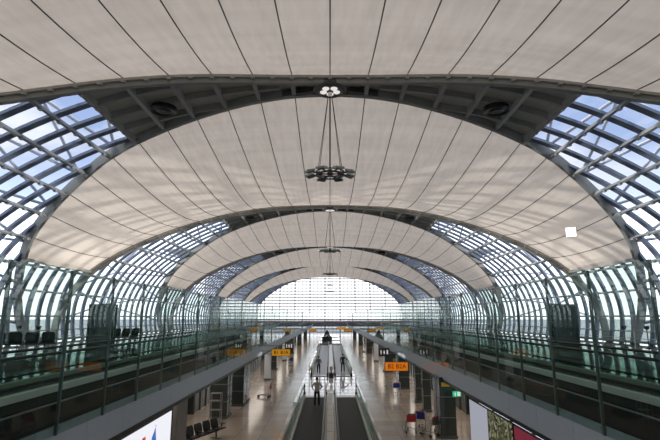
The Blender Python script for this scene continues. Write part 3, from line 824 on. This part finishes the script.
def person(loc, rz, label, shirt, J, scale=1.0, sleeves=True, bag=False):
    """J: joints for a figure facing +y: hips hl/hr, knees, ankles, shoulders, elbows, wrists"""
    t = thing('person', label, 'person', loc, rz); t.scale = (scale,)*3
    pel = (0, 0, .96); sp = (0, .0, 1.15); ch = (0, .0, 1.34); nk = (0, .0, 1.48); nk2 = (0, .01, 1.54)
    hd = (0, .02, 1.63)
    segs = [[(pel, (.14, .10)), (sp, (.12, .09)), (ch, (.15, .10)), (nk, (.06, .06)), (nk2, (.052, .055)), ((0, .02, 1.60), (.074, .092)), ((0, .015, 1.68), (.084, .104)), ((0, .01, 1.75), (.055, .07))]]
    for s in ('l', 'r'):
        h, kn, an, toe = J['h'+s], J['k'+s], J['a'+s], J['t'+s]
        segs.append([(pel, (.14, .10)), (h, .085), (kn, .055), (an, .038), (toe, .03)])
        sh, el, wr = J['s'+s], J['e'+s], J['w'+s]
        segs.append([(ch, (.15, .10)), (sh, .058), (el, .040), (wr, .026)])
    v, e, r = chain(segs); body = skin_mesh(v, e, r, 2)
    parts = [body]
    for s, sx in (('l', -1), ('r', 1)):
        el, wr = Vector(J['e'+s]), Vector(J['w'+s]); d = (wr-el).normalized()
        side = d.cross(Vector((0, 0, 1)) if abs(d.z) < .9 else Vector((1, 0, 0))).normalized(); nrm = side.cross(d)
        palm = wr+d*.09
        hv = [[(wr, .026), (wr+d*.05, (.038, .02)), (palm, (.036, .018))]]
        parts.append(skin_mesh(*chain(hv), 1))
        for i in range(4):
            o0 = palm-d*.02+side*(i-1.5)*.021; ln = (.065, .078, .072, .055)[i]
            parts.append(skin_mesh(*chain([[(o0, .009), (o0+d*ln*.55+nrm*.006, .0085), (o0+d*ln*.9+nrm*.03, .007)]]), 1))
        o0 = wr+d*.03-side*.03
        parts.append(skin_mesh(*chain([[(o0, .011), (o0+d*.03-side*.03, .010), (o0+d*.065-side*.03+nrm*.01, .008)]]), 1))
    # facial features and ears
    for sx in (-1, 1): parts.append(skin_mesh(*chain([[((sx*.074, .01, 1.665), .012), ((sx*.083, -.005, 1.64), .014)]]), 1))
    parts.append(skin_mesh(*chain([[((0, .10, 1.665), .011), ((0, .118, 1.635), .015)]]), 1))
    bo = lk(join(parts), 'body', M['skin'], t)
    # hair cap
    bm = bmesh.new(); bmesh.ops.create_uvsphere(bm, u_segments=20, v_segments=12, radius=1)
    for vv in list(bm.verts):
        if vv.co.z < -.55 or (vv.co.y > .35 and vv.co.z < .35): bm.verts.remove(vv)
    for vv in bm.verts: vv.co = Vector((vv.co.x*.095, vv.co.y*.115-.004, vv.co.z*.112+1.69))
    me = bpy.data.meshes.new('hair'); bm.to_mesh(me); bm.free(); ho = lk(me, 'hair', M['hair'], t)
    md = ho.modifiers.new('thick', 'SOLIDIFY'); md.thickness = .012
    # eyes and mouth
    mb = MB()
    for sx in (-1, 1): mb.lathe(sx*.03, .098, [(0, 1.672), (.009, 1.676), (.011, 1.68), (.009, 1.684), (0, 1.688)], 8)
    mb.box(-.025, .025, .088, .106, 1.592, 1.599); mb.build('face_detail', M['hair'], bo)
    # shirt
    segs = [[((0, 0, .84), (.172, .13)), ((0, 0, .97), (.165, .125)), (sp, (.145, .112)), (ch, (.172, .122)), ((0, 0, 1.47), (.085, .08))]]
    for s in ('l', 'r'):
        sh, el, wr = Vector(J['s'+s]), Vector(J['e'+s]), Vector(J['w'+s])
        q = [(ch, (.172, .122)), (tuple(sh), .074), (tuple(el), .055)]
        if sleeves: q.append((tuple(el.lerp(wr, .9)), .042))
        segs.append(q)
    lk(skin_mesh(*chain(segs), 2), 'shirt', M[shirt], t)
    segs = []
    for s in ('l', 'r'):
        h, kn, an = Vector(J['h'+s]), Vector(J['k'+s]), Vector(J['a'+s])
        segs.append([((0, 0, 1.03), (.145, .11)), (pel, (.152, .118)), (tuple(h), .102), (tuple(kn), .076), (tuple(an+Vector((0, 0, .08))), .064), (tuple(an+Vector((0, 0, -.035))), .06)])
    lk(skin_mesh(*chain(segs), 2), 'trousers', M['trouser'], t)
    for s in ('l', 'r'):
        an, toe = Vector(J['a'+s]), Vector(J['t'+s])
        lk(skin_mesh(*chain([[(tuple(an-(toe-an)*.35+Vector((0, 0, -.035))), .042), (tuple(an.lerp(toe, .5)+Vector((0, 0, -.02))), (.045, .04)), (tuple(toe), (.045, .033))]]), 1), 'shoe', M['shoe'], t)
    if bag:
        box('backpack', M['shirt_dark'], (-.17, .17, -.27, -.11, 1.02, 1.42), t, .04)
    return t
STAND = dict(hl=(-.10, 0, .88), hr=(.10, 0, .88), kl=(-.12, .02, .48), kr=(.12, .02, .48), al=(-.13, 0, .085), ar=(.13, 0, .085), tl=(-.15, .17, .035), tr=(.15, .17, .035),
             sl=(-.18, 0, 1.41), sr=(.18, 0, 1.41), el=(-.35, -.06, 1.19), er=(.34, -.03, 1.17), wl=(-.22, .10, 1.02), wr=(.22, .17, 1.06))
WALK = dict(STAND, kl=(-.11, .16, .50), al=(-.12, .12, .10), tl=(-.13, .28, .045), kr=(.11, -.06, .49), ar=(.12, -.26, .12), tr=(.12, -.12, .035),
            el=(-.27, -.10, 1.15), wl=(-.27, .02, .92), er=(.27, .02, 1.15), wr=(.26, .20, 1.0))
RAIL = dict(STAND, er=(.40, .02, 1.22), wr=(.62, .16, 1.02), el=(-.27, -.05, 1.14), wl=(-.26, .08, .9))
person((-.89, 34.5, .05), radians(4), 'person in grey shirt and black trousers standing on the near left walkway, hands on hips', 'shirt_grey', STAND, 1.06, sleeves=False)
person((-1.22, 53.6, .05), radians(0), 'person in violet grey top walking onto the far left walkway', 'shirt_blue', WALK, 1.03)
person((1.42, 55.2, .05), radians(-4), 'person in dark clothes on the far right walkway, hand on the rail', 'shirt_dark', RAIL, 1.1)

# ------------------------------------------------------------------ light
wd = bpy.data.worlds.new('sky'); SC.world = wd; wd.use_nodes = True; nt = wd.node_tree; nt.nodes.clear()
out = nt.nodes.new('ShaderNodeOutputWorld'); bg = nt.nodes.new('ShaderNodeBackground')
tc = N(nt, 'ShaderNodeTexCoord'); sx = N(nt, 'ShaderNodeSeparateXYZ'); nt.links.new(tc.outputs['Generated'], sx.inputs[0])
cr = N(nt, 'ShaderNodeValToRGB'); e = cr.color_ramp.elements
e[0].position = 0; e[0].color = (1, 1, 1, 1); e[1].position = .9; e[1].color = (.075, .125, .26, 1)
q = e.new(.16); q.color = (.74, .77, .83, 1); q = e.new(.21); q.color = (.30, .36, .50, 1); q = e.new(.30); q.color = (.16, .205, .31, 1)
nt.links.new(sx.outputs['Z'], cr.inputs[0])
mp = N(nt, 'ShaderNodeMapping'); mp.inputs['Scale'].default_value = (2.2, 2.2, 4.5); nt.links.new(tc.outputs['Generated'], mp.inputs[0])
no = N(nt, 'ShaderNodeTexNoise', Scale=1.6, Detail=6.0); nt.links.new(mp.outputs[0], no.inputs['Vector'])
c2 = N(nt, 'ShaderNodeValToRGB'); c2.color_ramp.elements[0].position = .44; c2.color_ramp.elements[1].position = .62; nt.links.new(no.outputs['Fac'], c2.inputs[0])
mx = N(nt, 'ShaderNodeMix', data_type='RGBA'); mr = N(nt, 'ShaderNodeMapRange'); mr.inputs[1].default_value = .12; mr.inputs[2].default_value = .3; nt.links.new(sx.outputs['Z'], mr.inputs[0])
mm = N(nt, 'ShaderNodeMath', operation='MULTIPLY'); nt.links.new(c2.outputs[0], mm.inputs[0]); nt.links.new(mr.outputs[0], mm.inputs[1]); nt.links.new(mm.outputs[0], mx.inputs[0]); nt.links.new(cr.outputs[0], mx.inputs[6]); mx.inputs[7].default_value = (.36, .365, .39, 1)
nt.links.new(mx.outputs[2], bg.inputs[0]); bg.inputs[1].default_value = 3.0
nt.links.new(bg.outputs[0], out.inputs[0])
sl = bpy.data.lights.new('sun', 'SUN'); sl.energy = 4.0; sl.angle = radians(3); sl.color = (1, .94, .86)
so = bpy.data.objects.new('sun', sl); COL.objects.link(so); so.rotation_euler = (radians(14), radians(-22), 0)

for sd in (-1, 1):      # warm area lights added to brighten the lower level, without fixtures
    for y in range(12, 130, 13):
        al = bpy.data.lights.new('lower_level_fill', 'AREA'); al.shape = 'RECTANGLE'; al.size = 2.6; al.size_y = 12.9; al.energy = 140; al.color = (1, .9, .78)
        ao = bpy.data.objects.new('lower_level_fill', al); COL.objects.link(ao); ao.location = (sd*7.4, y, 2.93)
for sd in (-1, 1):      # added outdoor spots standing in for sunlight bounced off the apron
    pl = bpy.data.lights.new('apron_bounce_spot', 'SPOT'); pl.energy = 420000; pl.spot_size = radians(24); pl.spot_blend = .6; pl.shadow_soft_size = .35; pl.color = (1, .95, .88)
    po = bpy.data.objects.new('apron_bounce_spot', pl); COL.objects.link(po); po.location = (sd*80, 72, .4)
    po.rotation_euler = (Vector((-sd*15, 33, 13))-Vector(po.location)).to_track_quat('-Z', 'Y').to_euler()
# ------------------------------------------------------------------ camera
cam = bpy.data.cameras.new('camera'); co = bpy.data.objects.new('camera', cam); COL.objects.link(co)
cam.sensor_width = 36; cam.lens = 480/660*36; cam.clip_end = 3000; cam.clip_start = .05
co.location = (0, 0, 6); co.rotation_euler = (pi/2+math.atan(97/480), 0, 0)
SC.camera = co
try:
    SC.cycles.transparent_max_bounces = 32; SC.cycles.max_bounces = 16; SC.cycles.glossy_bounces = 12; SC.cycles.diffuse_bounces = 4
except Exception: pass
SC.view_settings.view_transform = 'Standard'; SC.view_settings.look = 'None'; SC.view_settings.gamma = 1; SC.view_settings.use_curve_mapping = False
SC.view_settings.exposure = 0.0
